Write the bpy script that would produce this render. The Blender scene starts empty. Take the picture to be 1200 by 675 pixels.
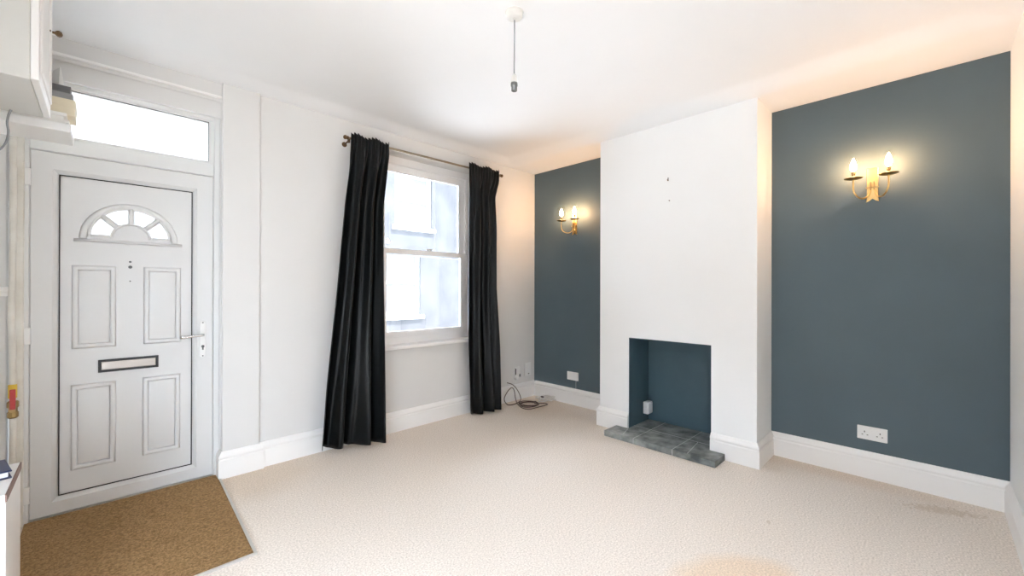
import bpy, bmesh, math, random
from mathutils import Vector, Matrix
random.seed(7)
C = bpy.context.scene.collection
PI = math.pi

# ------------------------------------------------------------------ materials
def mat(name, col, rough=0.6, metal=0.0, var=0.0, vscale=8.0, bump=0.0, bscale=60.0,
        col2=None, sheen=0.0, spec=0.5, coat=0.0, emit=None, estr=0.0, detail=4.0):
    m = bpy.data.materials.new(name)
    m.use_nodes = True
    nt = m.node_tree
    b = nt.nodes['Principled BSDF']
    b.inputs['Roughness'].default_value = rough
    b.inputs['Metallic'].default_value = metal
    b.inputs['Specular IOR Level'].default_value = spec
    b.inputs['Sheen Weight'].default_value = sheen
    b.inputs['Coat Weight'].default_value = coat
    if emit:
        b.inputs['Emission Color'].default_value = (*emit, 1)
        b.inputs['Emission Strength'].default_value = estr
    tc = nt.nodes.new('ShaderNodeTexCoord')
    n = nt.nodes.new('ShaderNodeTexNoise')
    n.inputs['Scale'].default_value = vscale
    n.inputs['Detail'].default_value = detail
    nt.links.new(tc.outputs['Object'], n.inputs['Vector'])
    r = nt.nodes.new('ShaderNodeValToRGB')
    if col2 is None:
        col2 = tuple(max(0, c * (1 - var)) for c in col)
    r.color_ramp.elements[0].position = 0.3
    r.color_ramp.elements[1].position = 0.7
    r.color_ramp.elements[0].color = (*col2, 1)
    r.color_ramp.elements[1].color = (*col, 1)
    nt.links.new(n.outputs['Fac'], r.inputs['Fac'])
    nt.links.new(r.outputs['Color'], b.inputs['Base Color'])
    if bump > 0:
        n2 = nt.nodes.new('ShaderNodeTexNoise')
        n2.inputs['Scale'].default_value = bscale
        n2.inputs['Detail'].default_value = 3
        nt.links.new(tc.outputs['Object'], n2.inputs['Vector'])
        bp = nt.nodes.new('ShaderNodeBump')
        bp.inputs['Strength'].default_value = bump
        bp.inputs['Distance'].default_value = 0.01
        nt.links.new(n2.outputs['Fac'], bp.inputs['Height'])
        nt.links.new(bp.outputs['Normal'], b.inputs['Normal'])
    return m

M = {}
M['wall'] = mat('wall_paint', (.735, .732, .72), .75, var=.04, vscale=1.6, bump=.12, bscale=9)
M['ceil'] = mat('ceiling_paint', (.855, .87, .885), .8, var=.015, vscale=2, bump=.05, bscale=7)
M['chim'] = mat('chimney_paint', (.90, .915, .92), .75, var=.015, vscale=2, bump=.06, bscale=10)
M['blue'] = mat('blue_grey_paint', (.068, .100, .118), .62, var=.07, vscale=3, bump=.08, bscale=40)
M['teal'] = mat('recess_paint', (.055, .102, .130), .6, var=.12, vscale=5, bump=.1, bscale=40)
M['trim'] = mat('gloss_white', (.90, .895, .88), .38, var=.02, vscale=4)
M['oldtrim'] = mat('worn_white_gloss', (.80, .79, .74), .45, col2=(.66, .63, .56), vscale=9, bump=.2, bscale=25)
M['pvc'] = mat('upvc', (.75, .76, .755), .35, var=.01)
M['pvcdoor'] = mat('door_upvc', (.71, .715, .71), .38, var=.012)
M['plastic'] = mat('white_plastic', (.84, .84, .83), .35, var=.01)
M['greige'] = mat('greige_panel', (.62, .61, .575), .5, var=.03)
M['winwhite'] = mat('window_white', (.94, .945, .95), .35, var=.01)
M['black'] = mat('black_rubber_and_gap_shade', (.015, .015, .015), .5, var=.1)
M['darkhole'] = mat('dark_slot', (.05, .045, .045), .6, var=.1)
M['steel'] = mat('brushed_steel', (.40, .355, .32), .38, 1.0, var=.2, vscale=5)
M['chrome'] = mat('satin_chrome', (.82, .83, .84), .22, 1.0, var=.03)
M['brass'] = mat('brass', (.80, .56, .24), .28, 1.0, var=.1, vscale=20)
M['dbrass'] = mat('aged_brass', (.42, .29, .13), .35, 1.0, var=.2, vscale=20)
M['bronze'] = mat('antique_bronze', (.16, .10, .05), .4, .9, var=.3, vscale=30)
M['rod'] = mat('antique_rod', (.30, .24, .16), .35, .9, var=.2, vscale=30)
M['velvet'] = mat('dark_velvet', (.0030, .0048, .0056), .33, var=.35, vscale=40, bump=.12, bscale=250, sheen=.03, spec=.19)
M['mat'] = mat('coir_mat', (.40, .245, .115), .95, col2=(.17, .10, .042), vscale=95, bump=1.0, bscale=160, spec=.1)
M['alu'] = mat('mat_edging', (.66, .64, .60), .35, .6, var=.1)
M['grout'] = mat('pale_grout', (.58, .585, .57), .9, var=.2, vscale=30)
M['navy'] = mat('navy_cover', (.02, .03, .085), .4, var=.15)
M['cream'] = mat('cream_card', (.74, .66, .50), .7, var=.08, vscale=12)
M['greyd'] = mat('dark_grey_card', (.13, .13, .135), .6, var=.2, vscale=12)
M['greym'] = mat('mid_grey_card', (.27, .27, .265), .6, var=.2, vscale=12)
M['paper'] = mat('white_paper', (.86, .85, .82), .7, var=.03)
M['red'] = mat('red_lever', (.42, .03, .03), .4, var=.1)
M['yellow'] = mat('yellow_tape', (.70, .48, .05), .5, var=.1)
M['cable'] = mat('brown_cable', (.075, .03, .022), .45, var=.2)
M['greycable'] = mat('grey_cable', (.25, .26, .27), .5, var=.1)
M['whitecable'] = mat('white_cable', (.80, .79, .77), .4, var=.05)
M['edgebrown'] = mat('brown_edge', (.20, .11, .085), .5, var=.2)
M['lampgrey'] = mat('lampholder_grey', (.16, .17, .17), .35, .5, var=.3, vscale=60)
M['rose'] = mat('off_white_plastic', (.68, .67, .64), .4, var=.04)  # slightly darker white, so the rose stands out from the ceiling
M['candle'] = mat('cream_candle_tube', (.80, .70, .52), .5, var=.03)
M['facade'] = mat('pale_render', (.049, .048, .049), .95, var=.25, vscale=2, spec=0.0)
M['roofm'] = mat('slate_roof', (.3, .3, .32), .8, var=.2)
M['street'] = mat('pavement', (.80, .79, .78), .9, var=.15, vscale=3)
M['hpane'] = mat('house_pane', (.03, .034, .04), .15, var=.3, vscale=1)
M['doorx'] = mat('house_door_paint', (.35, .40, .45), .4, var=.1)

def carpet():
    m = mat('carpet', (.91, .825, .74), .97, col2=(.58, .51, .44), vscale=125, bump=.22, bscale=420, spec=.08, detail=5)
    nt = m.node_tree
    b = nt.nodes['Principled BSDF']
    base = b.inputs['Base Color'].links[0].from_socket
    tc = [n for n in nt.nodes if n.type == 'TEX_COORD'][0]
    dn = nt.nodes.new('ShaderNodeTexNoise'); dn.inputs['Scale'].default_value = 5; dn.inputs['Detail'].default_value = 5
    nt.links.new(tc.outputs['Object'], dn.inputs['Vector'])
    def spot(prev, cx, cy, rx, ry, rot, col, strength, wob, soft, dn=dn):
        mp = nt.nodes.new('ShaderNodeMapping'); mp.vector_type = 'TEXTURE'
        mp.inputs['Location'].default_value = (cx, cy, 0)
        mp.inputs['Rotation'].default_value = (0, 0, rot)
        mp.inputs['Scale'].default_value = (rx, ry, 1)
        nt.links.new(tc.outputs['Object'], mp.inputs['Vector'])
        ln = nt.nodes.new('ShaderNodeVectorMath'); ln.operation = 'LENGTH'
        nt.links.new(mp.outputs['Vector'], ln.inputs[0])
        ad = nt.nodes.new('ShaderNodeMath'); ad.operation = 'MULTIPLY_ADD'
        nt.links.new(dn.outputs['Fac'], ad.inputs[0]); ad.inputs[1].default_value = wob
        nt.links.new(ln.outputs['Value'], ad.inputs[2])
        mr = nt.nodes.new('ShaderNodeMapRange')
        mr.inputs['From Min'].default_value = 1 + wob * .5 + soft
        mr.inputs['From Max'].default_value = 1 + wob * .5 - soft
        mr.inputs['To Max'].default_value = strength
        nt.links.new(ad.outputs[0], mr.inputs['Value'])
        mx = nt.nodes.new('ShaderNodeMix'); mx.data_type = 'RGBA'; mx.blend_type = 'MULTIPLY'
        nt.links.new(mr.outputs['Result'], mx.inputs['Factor'])
        nt.links.new(prev, mx.inputs['A']); mx.inputs['B'].default_value = (*col, 1)
        return mx.outputs['Result']
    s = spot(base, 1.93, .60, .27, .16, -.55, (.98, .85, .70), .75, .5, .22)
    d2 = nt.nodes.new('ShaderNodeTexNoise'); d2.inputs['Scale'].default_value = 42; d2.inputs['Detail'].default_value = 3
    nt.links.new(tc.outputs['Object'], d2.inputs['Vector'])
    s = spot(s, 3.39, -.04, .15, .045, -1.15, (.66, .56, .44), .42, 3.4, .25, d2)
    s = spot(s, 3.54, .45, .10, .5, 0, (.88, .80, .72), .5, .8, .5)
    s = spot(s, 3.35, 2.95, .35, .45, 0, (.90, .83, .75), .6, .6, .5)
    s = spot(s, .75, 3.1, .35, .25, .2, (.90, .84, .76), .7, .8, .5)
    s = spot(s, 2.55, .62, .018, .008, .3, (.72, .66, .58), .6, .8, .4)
    nt.links.new(s, b.inputs['Base Color'])
    return m
M['carpet'] = carpet()

def slate():
    m = mat('slate', (.31, .325, .31), .5, col2=(.06, .07, .07), vscale=11, bump=.35, bscale=22, spec=.4, detail=8)
    return m
M['slate'] = slate()

def glass(name, tint=(.96, .98, 1.0)):
    m = bpy.data.materials.new(name); m.use_nodes = True
    nt = m.node_tree; nt.nodes.clear()
    o = nt.nodes.new('ShaderNodeOutputMaterial')
    t = nt.nodes.new('ShaderNodeBsdfTransparent'); t.inputs['Color'].default_value = (*tint, 1)
    g = nt.nodes.new('ShaderNodeBsdfGlossy'); g.inputs['Roughness'].default_value = .03
    f = nt.nodes.new('ShaderNodeFresnel'); f.inputs['IOR'].default_value = 1.45
    mx = nt.nodes.new('ShaderNodeMixShader')
    nt.links.new(f.outputs[0], mx.inputs[0]); nt.links.new(t.outputs[0], mx.inputs[1]); nt.links.new(g.outputs[0], mx.inputs[2])
    nt.links.new(mx.outputs[0], o.inputs['Surface'])
    return m
M['glass'] = glass('clear_glass')

def frosted(name):
    m = bpy.data.materials.new(name); m.use_nodes = True
    nt = m.node_tree; nt.nodes.clear()
    o = nt.nodes.new('ShaderNodeOutputMaterial')
    t = nt.nodes.new('ShaderNodeBsdfTransparent'); t.inputs['Color'].default_value = (.92, .95, .98, 1)
    d = nt.nodes.new('ShaderNodeBsdfTranslucent')
    tc = nt.nodes.new('ShaderNodeTexCoord')
    n = nt.nodes.new('ShaderNodeTexNoise'); n.inputs['Scale'].default_value = 22; n.inputs['Detail'].default_value = 5
    nt.links.new(tc.outputs['Object'], n.inputs['Vector'])
    r = nt.nodes.new('ShaderNodeValToRGB')
    r.color_ramp.elements[0].position = .35; r.color_ramp.elements[1].position = .6
    r.color_ramp.elements[0].color = (.50, .50, .49, 1); r.color_ramp.elements[1].color = (.72, .71, .69, 1)
    nt.links.new(n.outputs['Fac'], r.inputs['Fac']); nt.links.new(r.outputs['Color'], d.inputs['Color'])
    mx = nt.nodes.new('ShaderNodeMixShader'); mx.inputs[0].default_value = .985
    nt.links.new(t.outputs[0], mx.inputs[1]); nt.links.new(d.outputs[0], mx.inputs[2])
    nt.links.new(mx.outputs[0], o.inputs['Surface'])
    return m
M['frost'] = frosted('obscure_glass')

def bulbmat():
    m = bpy.data.materials.new('lit_bulb'); m.use_nodes = True
    nt = m.node_tree; nt.nodes.clear()
    o = nt.nodes.new('ShaderNodeOutputMaterial')
    e = nt.nodes.new('ShaderNodeEmission'); e.inputs['Color'].default_value = (1, .58, .29, 1); e.inputs['Strength'].default_value = 260
    nt.links.new(e.outputs[0], o.inputs['Surface'])
    return m
M['bulb'] = bulbmat()

# ------------------------------------------------------------------ mesh helpers
def box(bm, x0, x1, y0, y1, z0, z1, mi=0):
    vs = [bm.verts.new(p) for p in ((x0,y0,z0),(x1,y0,z0),(x1,y1,z0),(x0,y1,z0),(x0,y0,z1),(x1,y0,z1),(x1,y1,z1),(x0,y1,z1))]
    for q in ((3,2,1,0),(4,5,6,7),(0,1,5,4),(1,2,6,5),(2,3,7,6),(3,0,4,7)):
        f = bm.faces.new([vs[i] for i in q]); f.material_index = mi
    return vs

def tube(bm, pts, r, n=10, closed=False, radii=None):
    pts = [Vector(p) for p in pts]
    rings = []
    N = len(pts)
    prev = None
    for i, p in enumerate(pts):
        if closed: t = pts[(i+1) % N] - pts[i-1]
        else: t = pts[min(i+1, N-1)] - pts[max(i-1, 0)]
        t.normalize()
        if prev is None:
            a = Vector((0,0,1)) if abs(t.z) < .9 else Vector((1,0,0))
            u = t.cross(a).normalized()
        else:
            u = prev - t * prev.dot(t)
            u.normalize()
        prev = u
        w = t.cross(u)
        rr = radii[i] if radii else r
        rings.append([bm.verts.new(p + (u*math.cos(2*PI*k/n) + w*math.sin(2*PI*k/n))*rr) for k in range(n)])
    M_ = N if closed else N-1
    for i in range(M_):
        a, b = rings[i], rings[(i+1) % N]
        for k in range(n):
            bm.faces.new((a[k], a[(k+1) % n], b[(k+1) % n], b[k]))
    if not closed:
        bm.faces.new(rings[0][::-1]); bm.faces.new(rings[-1])

def smooth_path(pts, sub=6, closed=False):
    P = [Vector(p) for p in pts]; out = []
    N = len(P)
    for i in range(N if closed else N-1):
        if closed: a,b,c,d = P[i-1],P[i],P[(i+1)%N],P[(i+2)%N]
        else: a,b,c,d = P[max(i-1,0)],P[i],P[i+1],P[min(i+2,N-1)]
        for k in range(sub):
            t = k/sub
            out.append(.5*((2*b)+(c-a)*t+(2*a-5*b+4*c-d)*t*t+(3*b-a-3*c+d)*t**3))
    if not closed: out.append(P[-1])
    return out

def lathe(bm, prof, c=(0,0,0), n=24, axis='Z'):
    rings = []
    for r, z in prof:
        ring = []
        for k in range(n):
            a = 2*PI*k/n
            if axis == 'Z': p = (c[0]+r*math.cos(a), c[1]+r*math.sin(a), c[2]+z)
            elif axis == 'X': p = (c[0]+z, c[1]+r*math.cos(a), c[2]+r*math.sin(a))
            else: p = (c[0]+r*math.sin(a), c[1]+z, c[2]+r*math.cos(a))
            ring.append(bm.verts.new(p))
        rings.append(ring)
    for a, b in zip(rings, rings[1:]):
        for k in range(n):
            bm.faces.new((a[k], a[(k+1) % n], b[(k+1) % n], b[k]))
    bm.faces.new(rings[0][::-1]); bm.faces.new(rings[-1])

def prism(bm, poly, fn0, fn1):
    a = [bm.verts.new(fn0(p)) for p in poly]; b = [bm.verts.new(fn1(p)) for p in poly]
    n = len(poly)
    for i in range(n): bm.faces.new((a[i], a[(i+1)%n], b[(i+1)%n], b[i]))
    bm.faces.new(a[::-1]); bm.faces.new(b)

def obj(name, bm, mats, parent=None, smooth=False, bevel=0.0, seg=2, weld=False):
    bmesh.ops.recalc_face_normals(bm, faces=bm.faces)
    me = bpy.data.meshes.new(name); bm.to_mesh(me); bm.free()
    for m in (mats if isinstance(mats, (list, tuple)) else [mats]): me.materials.append(m)
    if smooth:
        for p in me.polygons: p.use_smooth = True
    o = bpy.data.objects.new(name, me); C.objects.link(o)
    if bevel:
        md = o.modifiers.new('bevel', 'BEVEL'); md.width = bevel; md.segments = seg; md.limit_method = 'ANGLE'; md.angle_limit = math.radians(35)
    if parent:
        o.parent = parent
        o.location = tuple(-v for v in parent_loc(parent))
    return o

def parent_loc(p):
    v = Vector(p.location)
    while p.parent:
        p = p.parent; v += Vector(p.location)
    return v

def NB(): return bmesh.new()

def tag(o, label, cat, group=None, kind=None):
    o['label'] = label; o['category'] = cat
    if group: o['group'] = group
    if kind: o['kind'] = kind
    return o

def thing(name, label, cat, loc=(0,0,0), group=None):
    o = bpy.data.objects.new(name, None); C.objects.link(o)
    o.location = loc; o.empty_display_size = .1
    return tag(o, label, cat, group)

def struct(o):
    o['kind'] = 'structure'; return o
def sempty(name, loc=(0,0,0)):
    o = bpy.data.objects.new(name, None); C.objects.link(o); o.location = loc; o['kind'] = 'structure'; return o

def plate(name, outer, holes, y0, y1, m, parent=None, bevel=0.0):
    """solid panel in the XZ plane with holes cut through it, from y0 to y1 (sections triangulated)"""
    cu = bpy.data.curves.new(name, 'CURVE'); cu.dimensions = '2D'; cu.fill_mode = 'BOTH'
    cu.extrude = abs(y1-y0)/2 - bevel; cu.bevel_depth = bevel; cu.bevel_resolution = 1; cu.offset = -bevel
    for loop in [outer] + holes:
        s = cu.splines.new('POLY'); s.points.add(len(loop)-1); s.use_cyclic_u = True
        for p, (x, z) in zip(s.points, loop): p.co = (x, z, 0, 1)
    tmp = bpy.data.objects.new(name+'_tmp', cu); C.objects.link(tmp)
    bpy.context.view_layer.update()
    me = bpy.data.meshes.new_from_object(tmp.evaluated_get(bpy.context.evaluated_depsgraph_get()))
    bpy.data.objects.remove(tmp); bpy.data.curves.remove(cu)
    bm = NB(); bm.from_mesh(me); bpy.data.meshes.remove(me)
    ym = (y0+y1)/2
    for v in bm.verts:
        x, z, d = v.co; v.co = (x, ym-d, z)
    bmesh.ops.remove_doubles(bm, verts=bm.verts, dist=1e-5)
    return obj(name, bm, m, parent)

def rect(x0, x1, z0, z1): return [(x0,z0),(x1,z0),(x1,z1),(x0,z1)]

# ------------------------------------------------------------------ dimensions
YW, XF, XC, YR, H = 3.302, 3.63, 3.262, -.303, 2.592
CY0, CY1 = .866, 2.153          # chimney breast sides
RY0, RY1, RZ = 1.174, 1.858, .826   # fireplace recess
XL = -.58                        # left wall
HEAD, BAFFLE_Z, OPEN = 1.6, 2.0, 1.45  # header, blocking wall and opening behind the camera, sized to shape daylight
XB = -3.2                        # how far the floor runs on behind

# ------------------------------------------------------------------ floor, ceiling, walls
bm = NB(); box(bm, XB, XF+.3, -2.0, 3.60, -.12, 0)
struct(obj('floor', bm, M['carpet']))

def ceil_h(x, y):
    def ss(a, b, t):
        t = max(0, min(1, (t-a)/(b-a))); return t*t*(3-2*t)
    up = .045
    # the plaster rolls down to the walls over the last hand's breadth
    w = ss(0.0, .16, YW - y) if x > .2 else ss(0, .16, YW-y)
    d = 1.0
    if x > XC - .35 : d = min(d, ss(0.0, .22, XC - x))
    dr = ss(0.0, .2, y - YR)
    return H + up*min(w, d, dr)
bm = NB()
xs = [XL-.3 + (3.65-(XL-.3))*i/170 for i in range(171)]
ys = [YR-.02 + (3.33-(YR-.02))*j/150 for j in range(151)]
g = [[bm.verts.new((x, y, ceil_h(x, y))) for y in ys] for x in xs]
for i in range(170):
    for j in range(150):
        bm.faces.new((g[i][j], g[i][j+1], g[i+1][j+1], g[i+1][j]))
top = []
box(bm, XL-.3, 3.65, YR-.02, 3.33, H+.12, H+.2)
struct(obj('ceiling', bm, M['ceil'], smooth=True))

# window wall, with door and window openings
DX0, DX1, DZ1 = -.345, .562, 2.475
WX0, WX1, WZ0, WZ1 = 1.66, 2.80, .715, 2.442
plate('wall_front', rect(XL-.1, XF+.25, -.02, H+.12),
      [rect(DX0, DX1, .0, DZ1), rect(WX0, WX1, WZ0, WZ1)], YW, 3.60, M['wall'])
struct(bpy.data.objects['wall_front'])
# pilaster between door and window
bm = NB(); box(bm, .565, .784, 3.279, YW+.001, 0, H+.03)
struct(obj('trim_1', bm, M['wall'], bevel=.006))
# far wall (painted alcoves)
bm = NB(); box(bm, XF, XF+.25, YR-.05, YW+.02, 0, H+.12)
struct(obj('wall_far', bm, M['blue']))
bm = NB(); box(bm, XL-.3, XF+.05, YR-.15, YR, 0, H+.12)
struct(obj('wall_right', bm, M['chim']))
bm = NB(); box(bm, XL-.12, XL, OPEN, YW+.02, 0, H+.12)
struct(obj('wall_left', bm, M['wall']))
bm = NB(); box(bm, XL-.12, XL, YR-.15, OPEN, HEAD, H+.12)
struct(obj('wall_back_baffle', bm, M['wall']))  # unseen header, added to cut daylight from the rear opening
bm = NB(); box(bm, XB, XB+.12, -3, 3.6, -.1, BAFFLE_Z)
struct(obj('wall_sky_baffle', bm, M['facade']))  # unseen wall, added to block low sky behind the camera
# chimney breast: piers and lintel round the recess
bm = NB()
outer = [(CY0,0),(CY0,H+.12),(CY1,H+.12),(CY1,0),(RY1,0),(RY1,RZ),(RY0,RZ),(RY0,0)]
prism(bm, outer, lambda p: (XC, p[0], p[1]), lambda p: (XF+.02, p[0], p[1]))
cb = struct(obj('wall_chimney', bm, M['chim'], bevel=.004))
# recess lining
bm = NB()
t = .006
box(bm, XC+.001, 3.612, RY1-t, RY1, 0, RZ)
box(bm, XC+.001, 3.612, RY0, RY0+t, 0, RZ)
box(bm, XC+.001, 3.612, RY0, RY1, RZ-t, RZ)
box(bm, 3.606, 3.615, RY0, RY1, 0, RZ)
struct(obj('trim_2', bm, M['teal']))

# skirting: profile swept along the wall foot with mitred corners
PROF = [(0,0),(.022,0),(.022,.118),(.019,.124),(.017,.128),(.020,.134),(.021,.142),(.017,.152),(.011,.160),(.008,.166),(.004,.172),(0,.174)]
def skirting(name, path, side, m=None):
    """path: 2-D points along the wall; side=+1 when the room is to the left of travel"""
    P = [Vector(p) for p in path]; n = len(P)
    bm = NB(); rings = []
    for i in range(n):
        dirs = []
        if i > 0: dirs.append((P[i]-P[i-1]).normalized())
        if i < n-1: dirs.append((P[i+1]-P[i]).normalized())
        ns = [Vector((-d.y, d.x))*side for d in dirs]
        if len(ns) == 1: nv = ns[0]
        else:
            nv = ns[0]+ns[1]; nv = nv/(nv.dot(ns[0])) if abs(nv.dot(ns[0])) > 1e-6 else ns[0]
        rings.append([bm.verts.new((P[i].x+nv.x*o, P[i].y+nv.y*o, z)) for o, z in PROF])
    k = len(PROF)
    for a, b in zip(rings, rings[1:]):
        for j in range(k):
            bm.faces.new((a[j], a[(j+1)%k], b[(j+1)%k], b[j]))
    bm.faces.new(rings[0][::-1]); bm.faces.new(rings[-1])
    return struct(obj(name, bm, m or M['trim']))
skirting('baseboard_front', [(.565,3.36),(.565,3.279),(.784,3.279),(.784,YW),(XF,YW)], -1)
skirting('baseboard_far', [(XF,YW-.0215),(XF,CY1),(XC,CY1),(XC,RY1)], -1)
skirting('baseboard_chimney', [(XC,RY0),(XC,CY0),(XF,CY0),(XF,YR)], -1)
skirting('baseboard_right', [(XF-.0215,YR),(XL-.3,YR)], -1)

# moulding at head of the door recess: boxed head board with a bead under it
bm = NB()
box(bm, XL+.0, .562, 3.296, 3.36, 2.505, H+.04)
struct(obj('trim_3', bm, M['wall']))
bm = NB(); box(bm, XL, .563, 3.284, 3.36, 2.492, 2.508)
struct(obj('trim_4', bm, M['trim'], bevel=.004))
bm = NB(); box(bm, DX0, .562, 3.325, 3.40, 2.375, 2.495)
struct(obj('trim_5', bm, M['wall']))
# dado rail and worn architrave left of the door
bm = NB()
prism(bm, [(0,0),(0,.046),(-.012,.044),(-.020,.034),(-.022,.024),(-.014,.016),(-.010,0)], lambda p: (XL, 3.302+p[0], 1.205+p[1]), lambda p: (-.335, 3.302+p[0], 1.205+p[1]))
struct(obj('trim_6', bm, M['trim']))
bm = NB(); box(bm, -.325, -.287, 3.315, 3.345, 0, 2.03)
struct(obj('trim_7', bm, M['oldtrim'], bevel=.006))

# ------------------------------------------------------------------ front door
DY = 3.36     # room face of the sash
door = sempty('door_1', (.13, 3.4, 0))
# outer frame: jambs, head, transom bar
bm = NB()
box(bm, -.312, -.272, DY-.012, 3.45, 0, 2.42)
box(bm, .530, .562, DY-.012, 3.45, 0, 2.42)
box(bm, -.2719, .5299, DY-.012, 3.45, 1.985, 2.066)
box(bm, -.2719, .5299, DY-.012, 3.45, 2.352, 2.42)
obj('door_frame', bm, M['pvc'], door, bevel=.005)
# transom light
tl = sempty('window_2', (.12, 3.4, 2.06))
plate('transom_bead', rect(-.272, .53, 2.06, 2.36), [rect(-.245, .503, 2.083, 2.342)], DY-.004, 3.43, M['pvc'], tl)
bm = NB(); box(bm, -.247, .505, 3.395, 3.405, 2.081, 2.344)
obj('transom_pane', bm, M['frost'], tl)
bm = NB()
for q in ((-.245,.503,2.3385,2.3415),):
    box(bm, q[0], q[1], DY-.002, DY+.004, q[2], q[3])
box(bm, .500, .503, DY-.002, DY+.004, 2.083, 2.342)
obj('transom_gasket', bm, M['black'], tl)
# sash: four mitred rails with glazing bead step
SX0, SX1, SZ0, SZ1 = -.2717, .5297, .0122, 1.9845
PX0, PX1, PZ0, PZ1 = -.165, .418, .107, 1.868
def ringframe(bm, o, i, yo, yi):
    a = [bm.verts.new((x, yo, z)) for x, z in o]; b = [bm.verts.new((x, yi, z)) for x, z in i]
    for k in range(4): bm.faces.new((a[k], a[(k+1)%4], b[(k+1)%4], b[k]))
    return a, b
bm = NB()
R0 = rect(SX0, SX1, SZ0, SZ1)
def inset(x0, x1, z0, z1, d): return rect(x0+d, x1-d, z0+d, z1-d)
levels = [(R0, DY+.07), (R0, DY+.004), (inset(SX0,SX1,SZ0,SZ1,.006), DY-.002), (rect(PX0-.024,PX1+.024,PZ0-.024,PZ1+.024), DY-.002),
          (rect(PX0-.018,PX1+.018,PZ0-.018,PZ1+.018), DY+.004), (rect(PX0-.004,PX1+.004,PZ0-.004,PZ1+.004), DY+.014), (rect(PX0,PX1,PZ0,PZ1), DY+.018), (rect(PX0,PX1,PZ0,PZ1), DY+.07)]
for (o, yo), (i, yi) in zip(levels, levels[1:]): ringframe(bm, o, i, yo, yi)
ringframe(bm, levels[-1][0], levels[0][0], levels[-1][1], levels[0][1])
bmesh.ops.remove_doubles(bm, verts=bm.verts, dist=1e-5)
obj('door_sash', bm, M['pvcdoor'], door)
# black gasket line round the panel
GX = .0035
plate('gasket', rect(PX0-.001,PX1+.001,PZ0-.001,PZ1+.001), [rect(PX0+GX,PX1-GX,PZ0+GX,PZ1-GX)], DY+.010, DY+.03, M['black'], door)
# panel with the four fanlight openings
FCX, FZ = .127, 1.540
ri, ro = .094, .170
def wedge(a0, a1, r0, r1, gap):
    pts = []
    n = 10
    for k in range(n+1):
        a = a0 + (a1-a0)*k/n; pts.append((r1, a))
    for k in range(n+1):
        a = a1 + (a0-a1)*k/n; pts.append((r0, a))
    out = []
    for r, a in pts:
        g_ = gap/r
        aa = max(a0+g_, min(a1-g_, a))
        out.append((FCX + r*math.cos(aa), FZ + r*math.sin(aa)))
    return out
wedges = [wedge(PI/4*k, PI/4*(k+1), ri, ro, .016) for k in range(4)]
wedges[0] = [(x, max(z, FZ+.012)) for x, z in wedges[0]]; wedges[3] = [(x, max(z, FZ+.012)) for x, z in wedges[3]]
dp = plate('door_panel', rect(PX0,PX1,PZ0,PZ1), wedges, DY+.016, DY+.05, M['pvcdoor'], door)
PF = DY+.016   # panel face
bm = NB(); box(bm, FCX-.19, FCX+.19, DY+.034, DY+.038, FZ, FZ+.19)
obj('fanlight_pane', bm, M['frost'], dp)
# fanlight mouldings: outer arch, inner arch, spokes, sill
def moulding(bm, path, w, h, closed=False):
    """half-round bead standing off the panel face, path in XZ"""
    n = len(path); rings = []
    for i in range(n):
        a = Vector(path[i-1]) if (i > 0 or closed) else Vector(path[i]); b = Vector(path[(i+1) % n]) if (i < n-1 or closed) else Vector(path[i])
        if closed:
            d0 = (Vector(path[i])-Vector(path[i-1])).normalized(); d1 = (Vector(path[(i+1)%n])-Vector(path[i])).normalized()
            n0, n1 = Vector((-d0.y, d0.x)), Vector((-d1.y, d1.x)); nv = n0+n1; nv = nv/nv.dot(n0)
        else:
            d = (b-a).normalized(); nv = Vector((-d.y, d.x))
        ring = []
        for k in range(7):
            s = -1 + 2*k/6
            hh = h*math.sqrt(max(0, 1-s*s))
            ring.append(bm.verts.new((path[i][0]+nv.x*s*w/2, PF+.001-hh, path[i][1]+nv.y*s*w/2)))
        rings.append(ring)
    for i in range(n if closed else n-1):
        a, b = rings[i], rings[(i+1)%n]
        for k in range(6): bm.faces.new((a[k], a[k+1], b[k+1], b[k]))
        bm.faces.new((a[6], a[0], b[0], b[6]))
    if not closed:
        bm.faces.new(rings[0][::-1]); bm.faces.new(rings[-1])
bm = NB()
ARCH_Z = 1.513
def arc(r, z=FZ, n=30, e=0): return [(FCX+r*math.cos(e+(PI-2*e)*k/n), z+r*math.sin(e+(PI-2*e)*k/n)) for k in range(n+1)]
moulding(bm, arc(.202, FZ-.012), .034, .013)
moulding(bm, [(FCX-.238, ARCH_Z+.004), (FCX+.238, ARCH_Z+.004)], .018, .017)
obj('fanlight_arch', bm, M['pvcdoor'], dp, smooth=True)
bm = NB()
moulding(bm, arc(.086, FZ), .016, .011)
moulding(bm, arc(.178, FZ), .015, .010)
for a in (PI/4, PI/2, 3*PI/4):
    moulding(bm, [(FCX+.088*math.cos(a), FZ+.088*math.sin(a)), (FCX+.178*math.cos(a), FZ+.178*math.sin(a))], .024, .012)
for s in (-1, 1):
    moulding(bm, [(FCX+s*.082, FZ+.006), (FCX+s*.182, FZ+.006)], .012, .008)
obj('fanlight_spokes', bm, M['pvcdoor'], dp, smooth=True)
# raised panels
def raised(x0, x1, z0, z1):
    bm = NB()
    moulding(bm, rect(x0+.014, x1-.014, z0+.014, z1-.014), .028, .017, closed=True)
    a = rect(x0+.026, x1-.026, z0+.026, z1-.026); b = rect(x0+.034, x1-.034, z0+.034, z1-.034)
    A, B = ringframe(bm, a, b, PF+.0005, PF-.004)
    bm.faces.new(B)
    o = obj('raised_panel', bm, M['pvcdoor'], dp)
    for p in o.data.polygons: p.use_smooth = len(p.vertices) == 4
    return o
raised(-.118, .063, .905, 1.374); raised(.183, .362, .905, 1.374)
raised(-.120, .063, .228, .703); raised(.180, .360, .228, .703)
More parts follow.
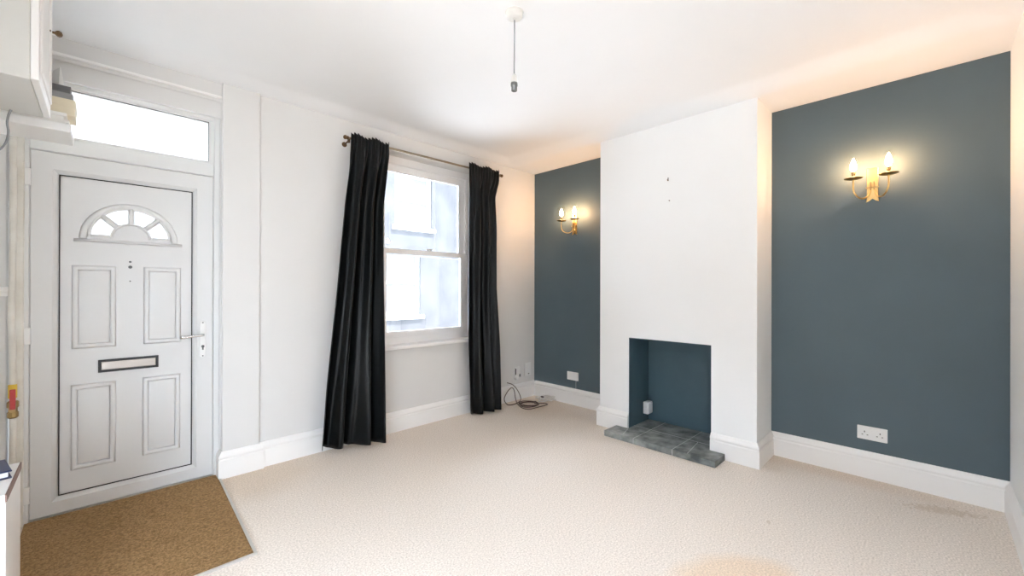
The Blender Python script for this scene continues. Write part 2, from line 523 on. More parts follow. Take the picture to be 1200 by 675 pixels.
# letterbox
lx0, lx1, lz0, lz1 = -.012, .253, .760, .832
lb = plate('letterbox', rect(lx0, lx1, lz0, lz1), [rect(lx0+.012, lx1-.012, lz0+.012, lz1-.012)], PF-.012, PF+.001, M['black'], door)
bm = NB(); box(bm, lx0+.0121, lx1-.0121, PF-.009, PF+.001, lz0+.0121, lz1-.0121)
obj('letter_flap', bm, M['steel'], lb, bevel=.003)
# spyhole and fixing caps
bm = NB(); lathe(bm, [(.009,.0005),(.009,-.004),(.006,-.006),(.003,-.0065)], (.123, PF, 1.372), 16, 'Y')
obj('spyhole', bm, M['lampgrey'], door)
for z, r in ((1.403, .006), (1.288, .004)):
    bm = NB(); lathe(bm, [(r,.0005),(r,-.002),(r*.6,-.003)], (.123, PF, z), 12, 'Y')
    obj('fixing_cap', bm, M['lampgrey'], door)
# handle: long backplate, lever, cylinder keyhole
hx = .472
bm = NB()
cx = [(hx+.0155*math.cos(a), (1.017 if a < PI else .812)+.0155*math.sin(a)) for a in [2*PI*k/24 for k in range(24)]]
prism(bm, cx, lambda p: (p[0], DY-.002, p[1]), lambda p: (p[0], DY-.014, p[1]))
hp = obj('handle_plate', bm, M['plastic'], door, bevel=.003)
hp['label'] = 'white handle plate'
bm = NB()
tube(bm, smooth_path([(hx, DY-.013, .943),(hx, DY-.036, .943),(hx-.008, DY-.047, .943),(hx-.03, DY-.05, .941),(hx-.075, DY-.05, .939),(hx-.095, DY-.049, .937)], 5), .008, 12)
tube(bm, [(hx-.092, DY-.049, .937),(hx-.095, DY-.049, .937),(hx-.120, DY-.048, .936),(hx-.122, DY-.048, .936)], .010, 12, radii=[.008,.0105,.0105,.007])
obj('lever', bm, M['chrome'], hp, smooth=True)
bm = NB(); lathe(bm, [(.0085,.0),(.0085,-.004),(.006,-.005)], (hx, DY-.014, .868), 18, 'Y'); box(bm, hx-.004, hx+.004, DY-.0175, DY-.0145, .846, .866)
obj('lock_cylinder', bm, M['lampgrey'], hp)
for z in (1.022, .806):
    bm = NB(); lathe(bm, [(.004,0),(.004,-.0012),(.002,-.002)], (hx, DY-.014, z), 12, 'Y')
    obj('screw', bm, M['lampgrey'], hp)
# hinges
for z in (1.832, .992, .153):
    bm = NB()
    box(bm, -.300, -.266, DY-.020, DY-.008, z-.045, z+.045)
    hg = obj('hinge', bm, M['plastic'], door, bevel=.003)
    bm = NB(); lathe(bm, [(.011,-.075),(.011,-.048),(.009,-.047),(.009,.047),(.011,.048),(.011,.075)], (-.296, DY-.020, z), 14)
    obj('hinge_barrel', bm, M['plastic'], hg)
# threshold
bm = NB(); box(bm, -.312, .562, DY-.006, 3.5, 0, .012)
obj('threshold', bm, M['alu'], door)

# ------------------------------------------------------------------ sash window
win = sempty('window_1', (2.23, 3.45, .8))
FY = 3.425
fr = plate('window_frame', rect(WX0, WX1, .745, WZ1), [rect(WX0+.085, WX1-.085, .80, WZ1-.06)], FY, 3.52, M['winwhite'], win)
def sash(z0, z1, y0, y1, bot, top_, st=.068):
    a, b = WX0+.0855, WX1-.0855
    s = plate('sash', rect(a, b, z0, z1), [rect(a+st, b-st, z0+bot, z1-top_)], y0, y1, M['winwhite'], win, bevel=.004)
    bm = NB(); ym = (y0+y1)/2
    box(bm, a+st-.008, b-st+.008, ym-.003, ym+.003, z0+bot-.008, z1-top_+.008)
    obj('pane', bm, M['glass'], s)
    return s
sash(1.555, WZ1-.0605, 3.4652, 3.500, .045, .065)
lo = sash(.8005, 1.610, 3.430, 3.465, .055, .045)
bm = NB(); lathe(bm, [(.018,0),(.018,.008),(.010,.012)], (2.27, 3.447, 1.610), 16); box(bm, 2.235, 2.305, 3.440, 3.454, 1.6205, 1.630)
obj('sash_catch', bm, M['chrome'], lo)
bm = NB(); box(bm, WX0-.05, WX1+.05, 3.252, 3.4249, .718, .746)
obj('window_sill', bm, M['trim'], win, bevel=.006)

# ------------------------------------------------------------------ curtains
def curtain(name, label, rows, yc_top, folds, seed, group):
    """rows: (height 0 top..1 hem, x left, x right, y left, y right, fold depth); cloth hung from the pole"""
    rnd = random.Random(seed)
    NU, NV = 150, 70
    ph = [rnd.uniform(-.4, .4) for _ in range(12)]
    ZT, ZB = rows['z']
    def interp(t):
        R = rows['r']
        for a, b in zip(R, R[1:]):
            if t <= b[0]:
                k = (t-a[0])/(b[0]-a[0]); k = k*k*(3-2*k) if rows.get('s') else k
                return [a[i]+(b[i]-a[i])*k for i in range(1, len(a))]
        return R[-1][1:]
    bm = NB(); G = []
    for j in range(NV+1):
        t = j/NV; x0, x1, y0, y1, amp = interp(t)
        row = []
        for i in range(NU+1):
            u = i/NU
            w = u + .045*math.sin(2*PI*(u*1.5+ph[0])) * t
            p = 2*PI*folds*w + ph[1]
            big = math.sin(p + .35*math.sin(p+ph[2]) + .5*math.sin(3*t+ph[3])*t) + .20*math.sin(2*p+ph[4]+1.1*t) + .07*math.sin(3.3*p + 4*t + ph[5])
            pin = math.cos(2*PI*u*11)
            head = max(0, 1 - t/.07); mid = math.exp(-((t-.075)/.02)**2)
            d = amp*big*(1-.85*head) + head*.009*abs(pin)**.5*(1 if pin > 0 else -1) + mid*.005*pin
            d += .005*t*math.sin(9*u*PI + 11*t + ph[6])
            x = x0 + (x1-x0)*u + amp*.35*math.cos(p+ph[7])*min(1, 4*u*(1-u))*t
            y = y0 + (y1-y0)*u + d
            z = ZT + (ZB-ZT)*t
            if t < .06: z += (.06-t)/.06*(.011*pin + .010*math.sin(13*u+ph[8]))
            z += (rows.get('hem', lambda u: 0))(u)*t**6
            row.append(bm.verts.new((x, min(y, rows.get('ymax', lambda z: 9)(z)), z)))
        G.append(row)
    for j in range(NV):
        for i in range(NU):
            bm.faces.new((G[j][i], G[j][i+1], G[j+1][i+1], G[j+1][i]))
    o = obj(name, bm, M['velvet'], None, smooth=True)
    md = o.modifiers.new('cloth', 'SOLIDIFY'); md.thickness = .004; md.offset = 0
    tag(o, label, 'curtain', group)
    return o
ymax = lambda z: 3.270 if z > .80 or z < .66 else 3.236
ymax2 = lambda z: 3.268 if z < .19 else (3.236 if .68 < z < .78 else 3.285)
curtain('curtain', 'dark blue-black velvet curtain nearer the front door, spreading wide at its hem',
        {'z': (2.455, .022), 'hem': lambda u: .030*(1-u), 'ymax': ymax2,
         'r': [(0, 1.385, 1.705, 3.186, 3.182, .008), (.05, 1.38, 1.70, 3.186, 3.182, .010), (.12, 1.368, 1.665, 3.18, 3.175, .030), (.22, 1.338, 1.630, 3.18, 3.17, .036),
               (.34, 1.310, 1.625, 3.18, 3.165, .040), (.5, 1.275, 1.622, 3.18, 3.16, .044), (.66, 1.235, 1.620, 3.185, 3.15, .047), (.82, 1.195, 1.616, 3.195, 3.135, .047), (1, 1.160, 1.612, 3.205, 3.115, .054)]},
        3.21, 2.7, 3, 'velvet curtains at the window')
curtain('curtain', 'dark grey velvet curtain hanging between the window and the alcove corner, flared at the header',
        {'z': (2.475, .020), 'ymax': ymax2,
         'r': [(0, 2.560, 2.955, 3.186, 3.182, .008), (.05, 2.560, 2.945, 3.186, 3.182, .010), (.12, 2.565, 2.870, 3.18, 3.175, .028), (.25, 2.565, 2.880, 3.18, 3.17, .034),
               (.5, 2.565, 2.872, 3.18, 3.165, .038), (.75, 2.565, 2.892, 3.17, 3.145, .040), (1, 2.575, 2.890, 3.155, 3.120, .042)]},
        3.21, 2.7, 11, 'velvet curtains at the window')

rod = thing('curtain_rod', 'thin antique brass curtain pole above the window carrying both dark curtains', 'curtain rod', (2.17, 3.21, 2.43))
RYc, RZ0, RZ1 = 3.214, 2.424, 2.442
bm = NB()
tube(bm, [(1.372, RYc, RZ0), (2.99, RYc, RZ1)], .0095, 14)
obj('pole', bm, M['rod'], rod, smooth=True)
for x, z, s in ((1.372, RZ0, -1), (2.99, RZ1, 1)):
    bm = NB(); lathe(bm, [(.0098,0),(.014,.002*s),(.014,.010*s),(.010,.013*s),(.016,.020*s),(.017,.028*s),(.012,.036*s),(.004,.040*s)], (x, RYc, z), 16, 'X')
    obj('finial', bm, M['bronze'], rod, smooth=True)
for x, z in ((1.376, RZ0), (2.965, RZ1)):
    bm = NB()
    tube(bm, [(x, YW+.001, z-.03), (x, RYc+.006, z-.022), (x, RYc-.002, z-.012)], .006, 10)
    lathe(bm, [(.020,.0005),(.020,-.004),(.012,-.008)], (x, YW, z-.03), 16, 'Y')
    box(bm, x-.006, x+.006, RYc-.010, RYc+.012, z-.036, z-.009)
    obj('bracket', bm, M['bronze'], rod)

# ------------------------------------------------------------------ wall lights
def sconce(cy, label):
    root = thing('wall_sconce', label, 'wall light', (XF, cy, 1.94), 'twin candle wall lights')
    X0 = 3.508
    bm = NB()
    # backplate with a swallow-tailed foot
    pl = [(-.029,2.052),(.029,2.052),(.029,1.852),(.033,1.828),(.016,1.836),(.0,1.850),(-.016,1.836),(-.033,1.828),(-.029,1.852)]
    prism(bm, pl, lambda p: (XF, cy+p[0], p[1]), lambda p: (XF-.006, cy+p[0]*.97, p[1]))
    obj('backplate', bm, M['brass'], root, bevel=.0015)
    bm = NB(); box(bm, XF-.020, XF-.005, cy-.033, cy+.033, 1.918, 1.926); box(bm, XF-.022, XF-.005, cy-.012, cy-.006, 1.905, 1.96); box(bm, XF-.022, XF-.005, cy+.006, cy+.012, 1.905, 1.96)
    obj('arm_clip', bm, M['dbrass'], root)
    for s in (-1, 1):
        yb = cy + s*.086
        bm = NB()
        tube(bm, smooth_path([(XF-.012, cy+s*.010, 1.955),(XF-.018, cy+s*.012, 1.90),(XF-.030, cy+s*.026, 1.862),(XF-.066, cy+s*.052, 1.848),(X0+.012, cy+s*.074, 1.866),(X0, yb, 1.905),(X0, yb, 1.970)], 7), .0048, 10)
        obj('arm', bm, M['brass'], root, smooth=True)
        bm = NB(); lathe(bm, [(.006,-.004),(.020,-.003),(.044,.003),(.050,.007),(.048,.009),(.020,.002),(.007,.002)], (X0, yb, 1.970), 28)
        obj('drip_pan', bm, M['dbrass'], root, smooth=True)
        bm = NB(); lathe(bm, [(.014,0),(.014,.006),(.009,.010),(.009,.028),(.011,.030),(.011,.046),(.008,.050)], (X0, yb, 1.972), 18)
        obj('candle_holder', bm, M['dbrass'], root, smooth=True)
        bm = NB(); lathe(bm, [(.007,0),(.012,.008),(.0165,.022),(.0170,.034),(.014,.050),(.009,.066),(.004,.080),(.001,.086)], (X0, yb, 2.022), 18)
        obj('bulb', bm, M['bulb'], root, smooth=True)
    return root
sconce(.284, 'brass twin-candle wall light on the wide blue-grey alcove wall right of the chimney breast')
sconce(2.716, 'brass twin-candle wall light on the narrow blue-grey alcove wall by the window corner')

# ------------------------------------------------------------------ pendant
px, py = 1.473, 1.480
pc = ceil_h(px, py)
root = thing('pendant_light', 'bare ceiling pendant with white rose, short flex and empty lampholder', 'pendant light', (px, py, pc))
bm = NB(); lathe(bm, [(.046,.002),(.046,-.003),(.041,-.004),(.041,-.020),(.038,-.028),(.030,-.031),(.008,-.032),(.006,-.040)], (px, py, pc), 30)
obj('ceiling_rose', bm, M['rose'], root, smooth=False, bevel=.002)
bm = NB(); tube(bm, [(px, py, pc-.036), (px+.001, py, pc-.15), (px-.001, py, pc-.25), (px, py, pc-.318)], .0035, 8)
obj('flex', bm, M['greycable'], root, smooth=True)
bm = NB(); lathe(bm, [(.005,.045),(.011,.040),(.014,.030),(.0155,.004),(.0165,0)], (px, py, pc-.355), 20)
lh = obj('lampholder', bm, M['rose'], root, smooth=True)
bm = NB(); lathe(bm, [(.0165,0),(.0175,-.006),(.0175,-.016),(.0145,-.018),(.0145,-.040),(.012,-.041),(.012,-.028)], (px, py, pc-.355), 20)
obj('socket_ring', bm, M['lampgrey'], lh, smooth=True)

# ------------------------------------------------------------------ hearth
hr = thing('hearth', 'grey slate tiled hearth slab at the foot of the fireplace recess', 'hearth', (3.3, 1.5, 0))
HX, HZ = 3.045, .048
poly = [(HX,1.066),(3.238,1.066),(3.238,1.151),(3.240,RY0+.008),(3.604,RY0+.008),(3.604,RY1-.008),(3.240,RY1-.008),(3.238,1.883),(3.238,1.966),(HX,1.966)]
bm = NB(); prism(bm, poly, lambda p: (p[0], p[1], 0.0), lambda p: (p[0], p[1], HZ))
sl = obj('slab', bm, M['slate'], hr, bevel=.004)
bm = NB()
def gl(a, b, w=.004):
    a, b = Vector(a), Vector(b); d = (b-a).normalized(); n = Vector((-d.y, d.x))*w/2
    q = [a+n, b+n, b-n, a-n]
    prism(bm, [(v.x, v.y) for v in q], lambda p: (p[0], p[1], HZ-.002), lambda p: (p[0], p[1], HZ+.0012))
gl((HX+.003,1.694),(3.604,1.690)); gl((HX+.003,1.374),(3.604,1.368))
gl((3.335,RY0+.01),(3.335,RY1-.01)); gl((HX+.003,1.262),(3.335,1.296)); gl((3.225,1.842),(HX+.02,1.80), .003)
for y in (1.694, 1.374):
    box(bm, HX-.0012, HX+.002, y-.002, y+.002, .002, HZ)
obj('grout', bm, M['grout'], hr)

# ------------------------------------------------------------------ electrical plates
def holes(bm, x, pts, r=.0035):
    for y, z, w, h in pts: box(bm, x-.0008, x+.002, y-w/2, y+w/2, z-h/2, z+h/2)
# double socket (right alcove)
sx = XF-.010
root = thing('double_socket', 'white double plug socket low on the blue-grey wall of the right alcove', 'socket', (XF, .286, .297))
bm = NB(); box(bm, sx, XF+.001, .208, .360, .252, .340)
obj('faceplate', bm, M['plastic'], root, bevel=.003)
for yc in (.320, .246):
    bm = NB(); sg = 1 if yc > .28 else -1
    holes(bm, sx, [(yc+.002*sg, .304, .005, .010), (yc+.013, .284, .008, .0045), (yc-.013, .284, .008, .0045)])
    obj('pin_holes', bm, M['darkhole'], root)
for yc in (.296, .272):
    bm = NB(); box(bm, sx-.004, sx+.002, yc-.008, yc+.008, .306, .328)
    obj('rocker_switch', bm, M['plastic'], root, bevel=.0015)
# blank plate left alcove
root = thing('cable_outlet', 'white outlet plate low on the narrow blue-grey wall left of the fireplace', 'socket', (XF, 2.735, .305))
bm = NB(); box(bm, XF-.012, XF+.001, 2.662, 2.808, .262, .350)
obj('faceplate', bm, M['plastic'], root, bevel=.003)
bm = NB(); tube(bm, smooth_path([(XF-.005, 2.69, .264),(XF-.008, 2.692, .235),(XF-.003, 2.695, .205),(XF-.012, 2.69, .176)], 5), .0035, 8)
obj('cable_tail', bm, M['greycable'], root, smooth=True)
# socket plates on window wall
root = thing('wall_outlet', 'small white outlet with round plug, on the window wall beside the right-hand curtain', 'socket', (3.335, YW, .31))
bm = NB(); box(bm, 3.300, 3.375, YW-.016, YW+.001, .262, .368)
obj('faceplate', bm, M['plastic'], root, bevel=.003)
bm = NB(); box(bm, 3.298, 3.306, YW-.024, YW-.0155, .285, .352)
obj('plug_slot', bm, M['darkhole'], root)
bm = NB(); lathe(bm, [(.024,.003),(.025,-.014),(.020,-.022),(.008,-.024)], (3.318, YW-.006, .248), 20, 'Y')
obj('plug', bm, M['plastic'], root, smooth=True)
bm = NB(); box(bm, 3.362, 3.374, YW-.026, YW-.0155, .255, .285)
obj('plug_tab', bm, M['lampgrey'], root)
root = thing('outlet_plate', 'white rectangular outlet plate on the window wall, tight beside the alcove corner', 'socket', (3.51, YW, .32))
bm = NB(); box(bm, 3.462, 3.560, YW-.012, YW+.001, .246, .392)
obj('faceplate', bm, M['plastic'], root, bevel=.003)
bm = NB(); box(bm, 3.475, 3.548, YW-.015, YW-.0115, .280, .378)
obj('module', bm, M['plastic'], root, bevel=.002)
bm = NB(); box(bm, 3.512, 3.530, YW-.0145, YW-.0115, .262, .272)
obj('jack', bm, M['darkhole'], root)
# little box in the recess
root = thing('socket_box', 'small white surface socket box in the corner of the dark fireplace recess', 'socket', (3.57, 1.85, .17))
bm = NB(); box(bm, 3.505, 3.590, 1.805, RY1-.0059, .118, .225)
obj('back_box', bm, M['plastic'], root, bevel=.004)
bm = NB(); box(bm, 3.512, 3.583, 1.799, 1.8055, .126, .217)
obj('faceplate', bm, M['plastic'], root, bevel=.002)

# hooks left on the chimney breast
root = thing('picture_hook', 'tiny two-nail picture hook high on the white chimney breast', 'hook', (XC, 1.509, 2.137))
bm = NB(); box(bm, XC-.003, XC+.001, 1.505, 1.513, 2.123, 2.150)
obj('hook_plate', bm, M['greym'], root, bevel=.001)
bm = NB(); tube(bm, [(XC-.001,1.509,2.128),(XC-.012,1.509,2.124),(XC-.013,1.509,2.134)], .003, 8)
obj('hook_tip', bm, M['bronze'], root)
bm = NB(); lathe(bm, [(.004,.002),(.004,-.003),(.002,-.010),(.003,-.012)], (XC, 1.497, 1.962), 10, 'X')
tag(obj('nail', bm, M['bronze']), 'lone nail in the white chimney breast below the picture hook', 'nail')

# ------------------------------------------------------------------ door mat
root = thing('door_mat', 'brown coir entrance matting inlaid at the front door', 'door mat', (.12, 2.8, 0))
bm = NB()
pm = [(-.209,2.236),(.512,2.236),(.545,3.252),(.545,3.352),(-.285,3.352),(-.285,2.392),(-.209,2.392)]
prism(bm, pm, lambda p: (p[0], p[1], .0), lambda p: (p[0], p[1], .007))
obj('matting', bm, M['mat'], root)
bm = NB()
prism(bm, [(.512,2.224),(.524,2.224),(.557,3.252),(.545,3.252)], lambda p: (p[0],p[1],.0), lambda p: (p[0],p[1],.010))
prism(bm, [(-.209,2.224),(.512,2.224),(.512,2.236),(-.209,2.236)], lambda p: (p[0],p[1],.0), lambda p: (p[0],p[1],.010))
obj('edging', bm, M['alu'], root)

# ------------------------------------------------------------------ cables in the corner
bm = NB()
loop = [(3.180,3.296,.212),(3.245,3.275,.185),(3.298,3.262,.130),(3.335,3.25,.06),(3.335,3.235,.012),(3.255,3.19,.006),(3.15,3.165,.006),(3.085,3.19,.012),(3.090,3.245,.06),(3.16,3.265,.125),(3.225,3.268,.155),(3.258,3.262,.120),(3.262,3.25,.05),(3.255,3.225,.008),(3.190,3.14,.005),(3.125,3.01,.005),(3.145,2.93,.005),(3.26,2.915,.005),(3.40,2.91,.005),(3.43,2.94,.005),(3.40,2.985,.005),(3.34,3.03,.006)]
tube(bm, smooth_path(loop, 7), .0042, 8)
cab = obj('coaxial_cable', bm, M['cable'], None, smooth=True)
tag(cab, 'thin brown cable looping from the window wall down onto the carpet, ending in a coil', 'cable')
bm = NB()
pts = []
for k in range(26*3+1):
    a = 2*PI*k/26
    r = .100 + .008*math.sin(2.3*a)
    pts.append((3.255 + r*1.0*math.cos(a)+.004*math.sin(5*a), 3.035 + r*math.sin(a), .006 + .008*k/26))
tube(bm, pts, .0042, 8)
coil = obj('cable_coil', bm, M['cable'], cab, smooth=True)
bm = NB()
rnd = random.Random(5)
pts = []
for k in range(30):
    a = 2*PI*k/6.1 + .5*math.sin(k*.9)
    rx, ry = (.11, .045) if k % 12 < 6 else (.06, .11)
    th = .6*(k//6)
    u, v = rx*math.cos(a), ry*math.sin(a)
    pts.append((3.515+u*math.cos(th)-v*math.sin(th)*.8, 3.02+u*math.sin(th)+v*math.cos(th), .006+.0013*k+.010*abs(math.sin(k*1.7))))
tube(bm, smooth_path(pts, 6), .0042, 8)
wc = obj('white_lead', bm, M['whitecable'], None, smooth=True)
tag(wc, 'tangled white lead with small plug lying on carpet beside the brown cable coil', 'cable')
bm = NB(); box(bm, 3.47, 3.51, 3.00, 3.055, .046, .070)
obj('plug', bm, M['whitecable'], wc, bevel=.005)
bm = NB(); box(bm, 3.452, 3.4702, 3.012, 3.043, .052, .062)
obj('plug_pins', bm, M['darkhole'], wc)

# ------------------------------------------------------------------ wall cupboard, shelf and what lies on it
root = thing('wall_cupboard', 'white wall cupboard hung high at the left with a small bronze knob', 'cupboard', (-.35, 2.55, 2.02))
CYa, CYb, CZ0, CZ1 = 2.315, 2.80, 2.008, H+.035
bm = NB(); box(bm, XL, -.187, CYa, CYb, CZ0, CZ1)
obj('carcase', bm, M['greige'], root, bevel=.003)
bm = NB(); box(bm, -.1865, -.165, CYa, CYb, CZ0+.004, CZ1-.004)
A = rect(CYa+.055, CYb-.055, CZ0+.06, CZ1-.06); B = rect(CYa+.068, CYb-.068, CZ0+.073, CZ1-.073)
dr = obj('cupboard_door', bm, M['trim'], root, bevel=.003)
bm = NB()
prm = [(CYa+.05,CZ0+.055),(CYb-.05,CZ0+.055),(CYb-.05,CZ1-.055),(CYa+.05,CZ1-.055)]
for k in range(4):
    a, b = prm[k], prm[(k+1)%4]
    tube(bm, [(-.164, a[0], a[1]), (-.164, b[0], b[1])], .006, 8)
obj('door_moulding', bm, M['trim'], dr)
bm = NB(); lathe(bm, [(.013,-.0005),(.013,.003),(.005,.006),(.005,.014),(.012,.021),(.014,.028),(.010,.036),(.003,.039)], (-.165, 2.755, 2.385), 6, 'X')
obj('knob', bm, M['bronze'], dr)

bm = NB(); box(bm, XL, -.108, 2.985, 3.262, 2.012, 2.052)
tag(obj('wall_shelf', bm, M['trim'], bevel=.004), 'thick white shelf plank above the top left of the front door', 'shelf')
def flat(name, label, cat, x0, x1, y0, y1, z0, z1, m, parts=None):
    bm = NB(); box(bm, x0, x1, y0, y1, z0, z1)
    return tag(obj(name, bm, m, bevel=.004), label, cat)
def pack(name, label, x0, x1, y0, y1, z0, z1, m):
    r = thing(name, label, 'box', ((x0+x1)/2, (y0+y1)/2, z0))
    zl = z0+(z1-z0)*.55
    bm = NB(); box(bm, x0+.002, x1-.002, y0+.002, y1-.002, z0, z1-.001); obj('tray', bm, m, r, bevel=.002)
    bm = NB(); box(bm, x0, x1, y0, y1, zl, z1); obj('lid', bm, m, r, bevel=.002)
    return r
root = thing('paper_stack', 'white papers lying flat on the high shelf under the cream box', 'papers', (-.3, 3.1, 2.052))
for k, (dx, dy) in enumerate(((0,0),(.012,.006),(-.008,.01),(.004,-.004))):
    z = 2.052+.015*k
    bm = NB(); box(bm, -.44+dx, -.128+dx, 3.02+dy, 3.20+dy, z, z+.0149)
    obj('booklet', bm, M['paper'], root, bevel=.001)
pack('card_box', 'cream cardboard box on the high shelf between white papers and grey boxes', -.36, -.094, 3.045, 3.22, 2.112, 2.193, M['cream'])
pack('card_box', 'mid grey flat box in the high shelf stack on top of the cream box', -.35, -.103, 3.05, 3.215, 2.193, 2.224, M['greym'])
pack('card_box', 'dark grey flat box topmost of the stack on the high shelf', -.34, -.111, 3.05, 3.21, 2.224, 2.258, M['greyd'])
bm = NB()
prism(bm, [(-.156,0),(-.136,0),(-.141,.055),(-.148,.103),(-.152,.104)], lambda p: (p[0], 3.10, 2.258+p[1]), lambda p: (p[0]-.03, 3.16, 2.258+p[1]*.9))
tag(obj('card', bm, M['paper']), 'pointed white card standing upright on the topmost dark grey box', 'card')

bm = NB(); tube(bm, smooth_path([(-.275,2.76,2.006),(-.282,2.765,1.985),(-.287,2.77,1.95),(-.284,2.775,1.91),(-.292,2.78,1.865),(-.312,2.785,1.83),(-.335,2.79,1.815),(-.42,2.80,1.81),(-.577,2.81,1.83)], 6), .0038, 8)
tag(obj('hanging_wire', bm, M['greycable'], smooth=True), 'loose grey wire dangling under the wall cupboard', 'cable')

# ------------------------------------------------------------------ pipe with stop valve
root = thing('water_pipe', 'white painted pipe with red stop valve running up beside the front door', 'pipe', (-.312, 3.25, 0))
bm = NB()
tube(bm, smooth_path([(-.318,3.262,.0),(-.317,3.262,.35),(-.316,3.262,.66),(-.319,3.264,.95),(-.323,3.266,1.10),(-.320,3.264,1.25),(-.318,3.266,1.6),(-.319,3.266,2.010)], 6), .0125, 12)
obj('pipe', bm, M['oldtrim'], root, smooth=True)
bm = NB(); lathe(bm, [(.014,0),(.020,.006),(.020,.030),(.016,.034),(.016,.050),(.021,.056),(.021,.082),(.014,.088)], (-.316, 3.262, .590), 12)
tube(bm, [(-.316,3.262,.635),(-.316,3.228,.635)], .012, 10)
obj('valve_body', bm, M['dbrass'], root)
bm = NB(); box(bm, -.323, -.303, 3.216, 3.228, .640, .740)
obj('valve_lever', bm, M['red'], root, bevel=.003)
bm = NB(); lathe(bm, [(.0135,0),(.0155,.003),(.0155,.067),(.0135,.070)], (-.317, 3.262, .690), 12)
obj('tape', bm, M['yellow'], root)

# ------------------------------------------------------------------ low cabinet
root = thing('low_cabinet', 'low white cabinet at the lower left edge beside the brown matting', 'cabinet', (-.38, 2.2, 0))
LY0, LY1 = 2.048, 2.385
bm = NB(); box(bm, XL, -.243, LY0+.002, LY1, 0, .575)
obj('carcase', bm, M['plastic'], root, bevel=.002)
bm = NB(); box(bm, -.233, -.212, LY0, LY1, .012, .574)
obj('cabinet_door', bm, M['trim'], root, bevel=.002)
bm = NB(); box(bm, -.2429, -.2331, LY0+.006, LY1-.004, .02, .572)
obj('door_gap_shade', bm, M['black'], root)  # black strip standing in for the shade in the door gap
bm = NB(); box(bm, XL, -.2135, LY0-.003, LY1+.004, .5752, .598)
tp = obj('cabinet_top', bm, M['plastic'], root, bevel=.002)
bm = NB(); box(bm, -.2134, -.2095, LY0-.003, LY1+.004, .5752, .5985)
obj('top_edging', bm, M['edgebrown'], tp)
root = thing('navy_folder', 'dark navy folder lying on the low white cabinet', 'folder', (-.318, 2.275, .599))
root.rotation_euler = (0, 0, .2)
def loc_box(name, x0, x1, y0, y1, z0, z1, m, bev=.002):
    bm = NB(); box(bm, x0, x1, y0, y1, z0, z1)
    o = bpy.data.objects.new(name, None)
    bmesh.ops.recalc_face_normals(bm, faces=bm.faces)
    me = bpy.data.meshes.new(name); bm.to_mesh(me); bm.free(); me.materials.append(m)
    bpy.data.objects.remove(o)
    o = bpy.data.objects.new(name, me); C.objects.link(o); o.parent = root
    md = o.modifiers.new('bevel', 'BEVEL'); md.width = bev; md.segments = 2
    return o
loc_box('cover', -.15, .088, -.085, .075, 0, .004, M['navy'])
loc_box('cover', -.15, .088, -.085, .075, .022, .027, M['navy'])
loc_box('spine', -.155, -.150, -.085, .075, 0, .027, M['navy'])
loc_box('pages', -.149, .080, -.078, .068, .0042, .0218, M['paper'])

# ------------------------------------------------------------------ outside: street and terrace opposite
bm = NB(); box(bm, -14, 22, 3.62, 10.2, -.42, -.30)
struct(obj('ground_street', bm, M['street']))
def house(x0, x1, label, doorside):
    y = 9.6
    r = thing('street_house', label, 'house', ((x0+x1)/2, y, -.3), 'terraced houses across the street')
    w = x1-x0
    if doorside < 0: dx, wx = x0+.7, x0+2.0
    else: dx, wx = x1-1.6, x0+.75
    wins = [(wx, wx+1.25, .55, 2.25), (x0+.8, x0+2.0, 2.85, 4.25), (x1-1.9, x1-.8, 2.85, 4.25)]
    dz = (dx, dx+.9, -.3, 2.1)
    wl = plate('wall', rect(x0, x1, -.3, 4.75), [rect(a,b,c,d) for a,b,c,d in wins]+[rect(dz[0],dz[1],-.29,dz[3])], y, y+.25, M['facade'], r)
    for a, b, c, d in wins:
        m_ = (c+d)/2
        f = plate('window', rect(a,b,c,d), [rect(a+.09,b-.09,c+.09,m_-.03), rect(a+.09,b-.09,m_+.03,d-.09)], y+.08, y+.16, M['winwhite'], r)
        bm = NB(); box(bm, a+.02, b-.02, y+.12, y+.13, c+.02, d-.02); obj('pane', bm, M['hpane'], f)
        bm = NB(); box(bm, a-.08, b+.08, y-.07, y+.10, c-.10, c-.001); obj('window_ledge', bm, M['winwhite'], r)
    bm = NB(); box(bm, dz[0], dz[1], y+.08, y+.14, -.29, dz[3]); obj('house_door', bm, M['doorx'], r, bevel=.01)
    bm = NB(); prism(bm, [(y-.2,4.70),(y+3.2,5.9),(y+3.2,6.05),(y-.2,4.88)], lambda p: (x0, p[0], p[1]), lambda p: (x1, p[0], p[1])); obj('roof', bm, M['roofm'], r)
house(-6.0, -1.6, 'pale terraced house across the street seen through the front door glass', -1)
house(-1.6, 2.8, 'pale terraced house across the street directly opposite the front door', 1)
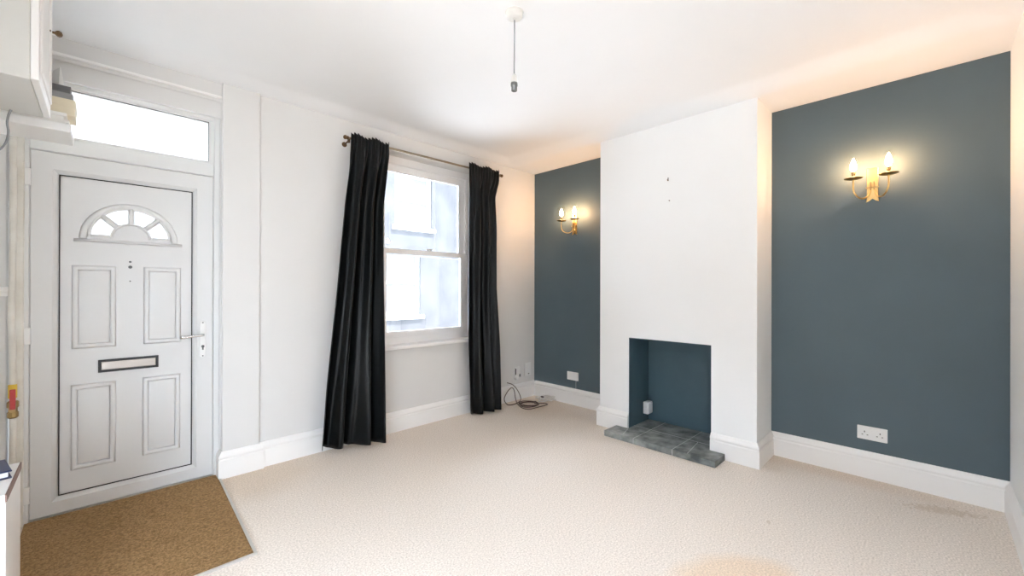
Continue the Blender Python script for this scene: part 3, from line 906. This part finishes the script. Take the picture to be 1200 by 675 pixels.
house(2.8, 7.2, 'pale terraced house across the street seen through left part of the window', -1)
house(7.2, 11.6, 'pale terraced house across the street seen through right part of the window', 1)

# ------------------------------------------------------------------ light
w = bpy.data.worlds.new('overcast'); bpy.context.scene.world = w; w.use_nodes = True
nt = w.node_tree
bg = nt.nodes['Background']; bg.inputs['Color'].default_value = (.82, .95, 1.12, 1); bg.inputs['Strength'].default_value = 19.0
sd = bpy.data.lights.new('bounce_sun', 'SUN'); sd.energy = 40; sd.angle = .02; sd.color = (1, .985, .97)  # added to bounce off the unseen floor behind and the street
so = bpy.data.objects.new('bounce_sun', sd); C.objects.link(so); so.location = (0, -6, 8)
so.rotation_euler = Vector((-.25, .55, -1)).to_track_quat('-Z', 'Y').to_euler()

# ------------------------------------------------------------------ camera
f, yaw, pitch, roll = 487.58, .7919, .0011, .0025
fw = Vector((math.cos(yaw)*math.cos(pitch), math.sin(yaw)*math.cos(pitch), math.sin(pitch)))
rt = Vector((math.sin(yaw), -math.cos(yaw), 0)); up = rt.cross(fw)
r2 = rt*math.cos(roll)+up*math.sin(roll); u2 = -rt*math.sin(roll)+up*math.cos(roll)
cd = bpy.data.cameras.new('camera'); cam = bpy.data.objects.new('camera', cd); C.objects.link(cam)
cd.sensor_width = 36; cd.sensor_fit = 'HORIZONTAL'; cd.lens = f*36/1200; cd.clip_start = .02
cam.matrix_world = Matrix(((r2.x,u2.x,-fw.x,0),(r2.y,u2.y,-fw.y,0),(r2.z,u2.z,-fw.z,1.25),(0,0,0,1)))
S = bpy.context.scene
S.camera = cam
S.view_settings.view_transform = 'Standard'; S.view_settings.look = 'None'
S.view_settings.exposure = 0.17; S.view_settings.gamma = 1; S.view_settings.use_curve_mapping = False
S.cycles.max_bounces = 16; S.cycles.diffuse_bounces = 12; S.cycles.glossy_bounces = 4; S.cycles.transparent_max_bounces = 12
S.cycles.use_denoising = True
S.cycles.sample_clamp_indirect = 6
S.cycles.caustics_reflective = False; S.cycles.caustics_refractive = False
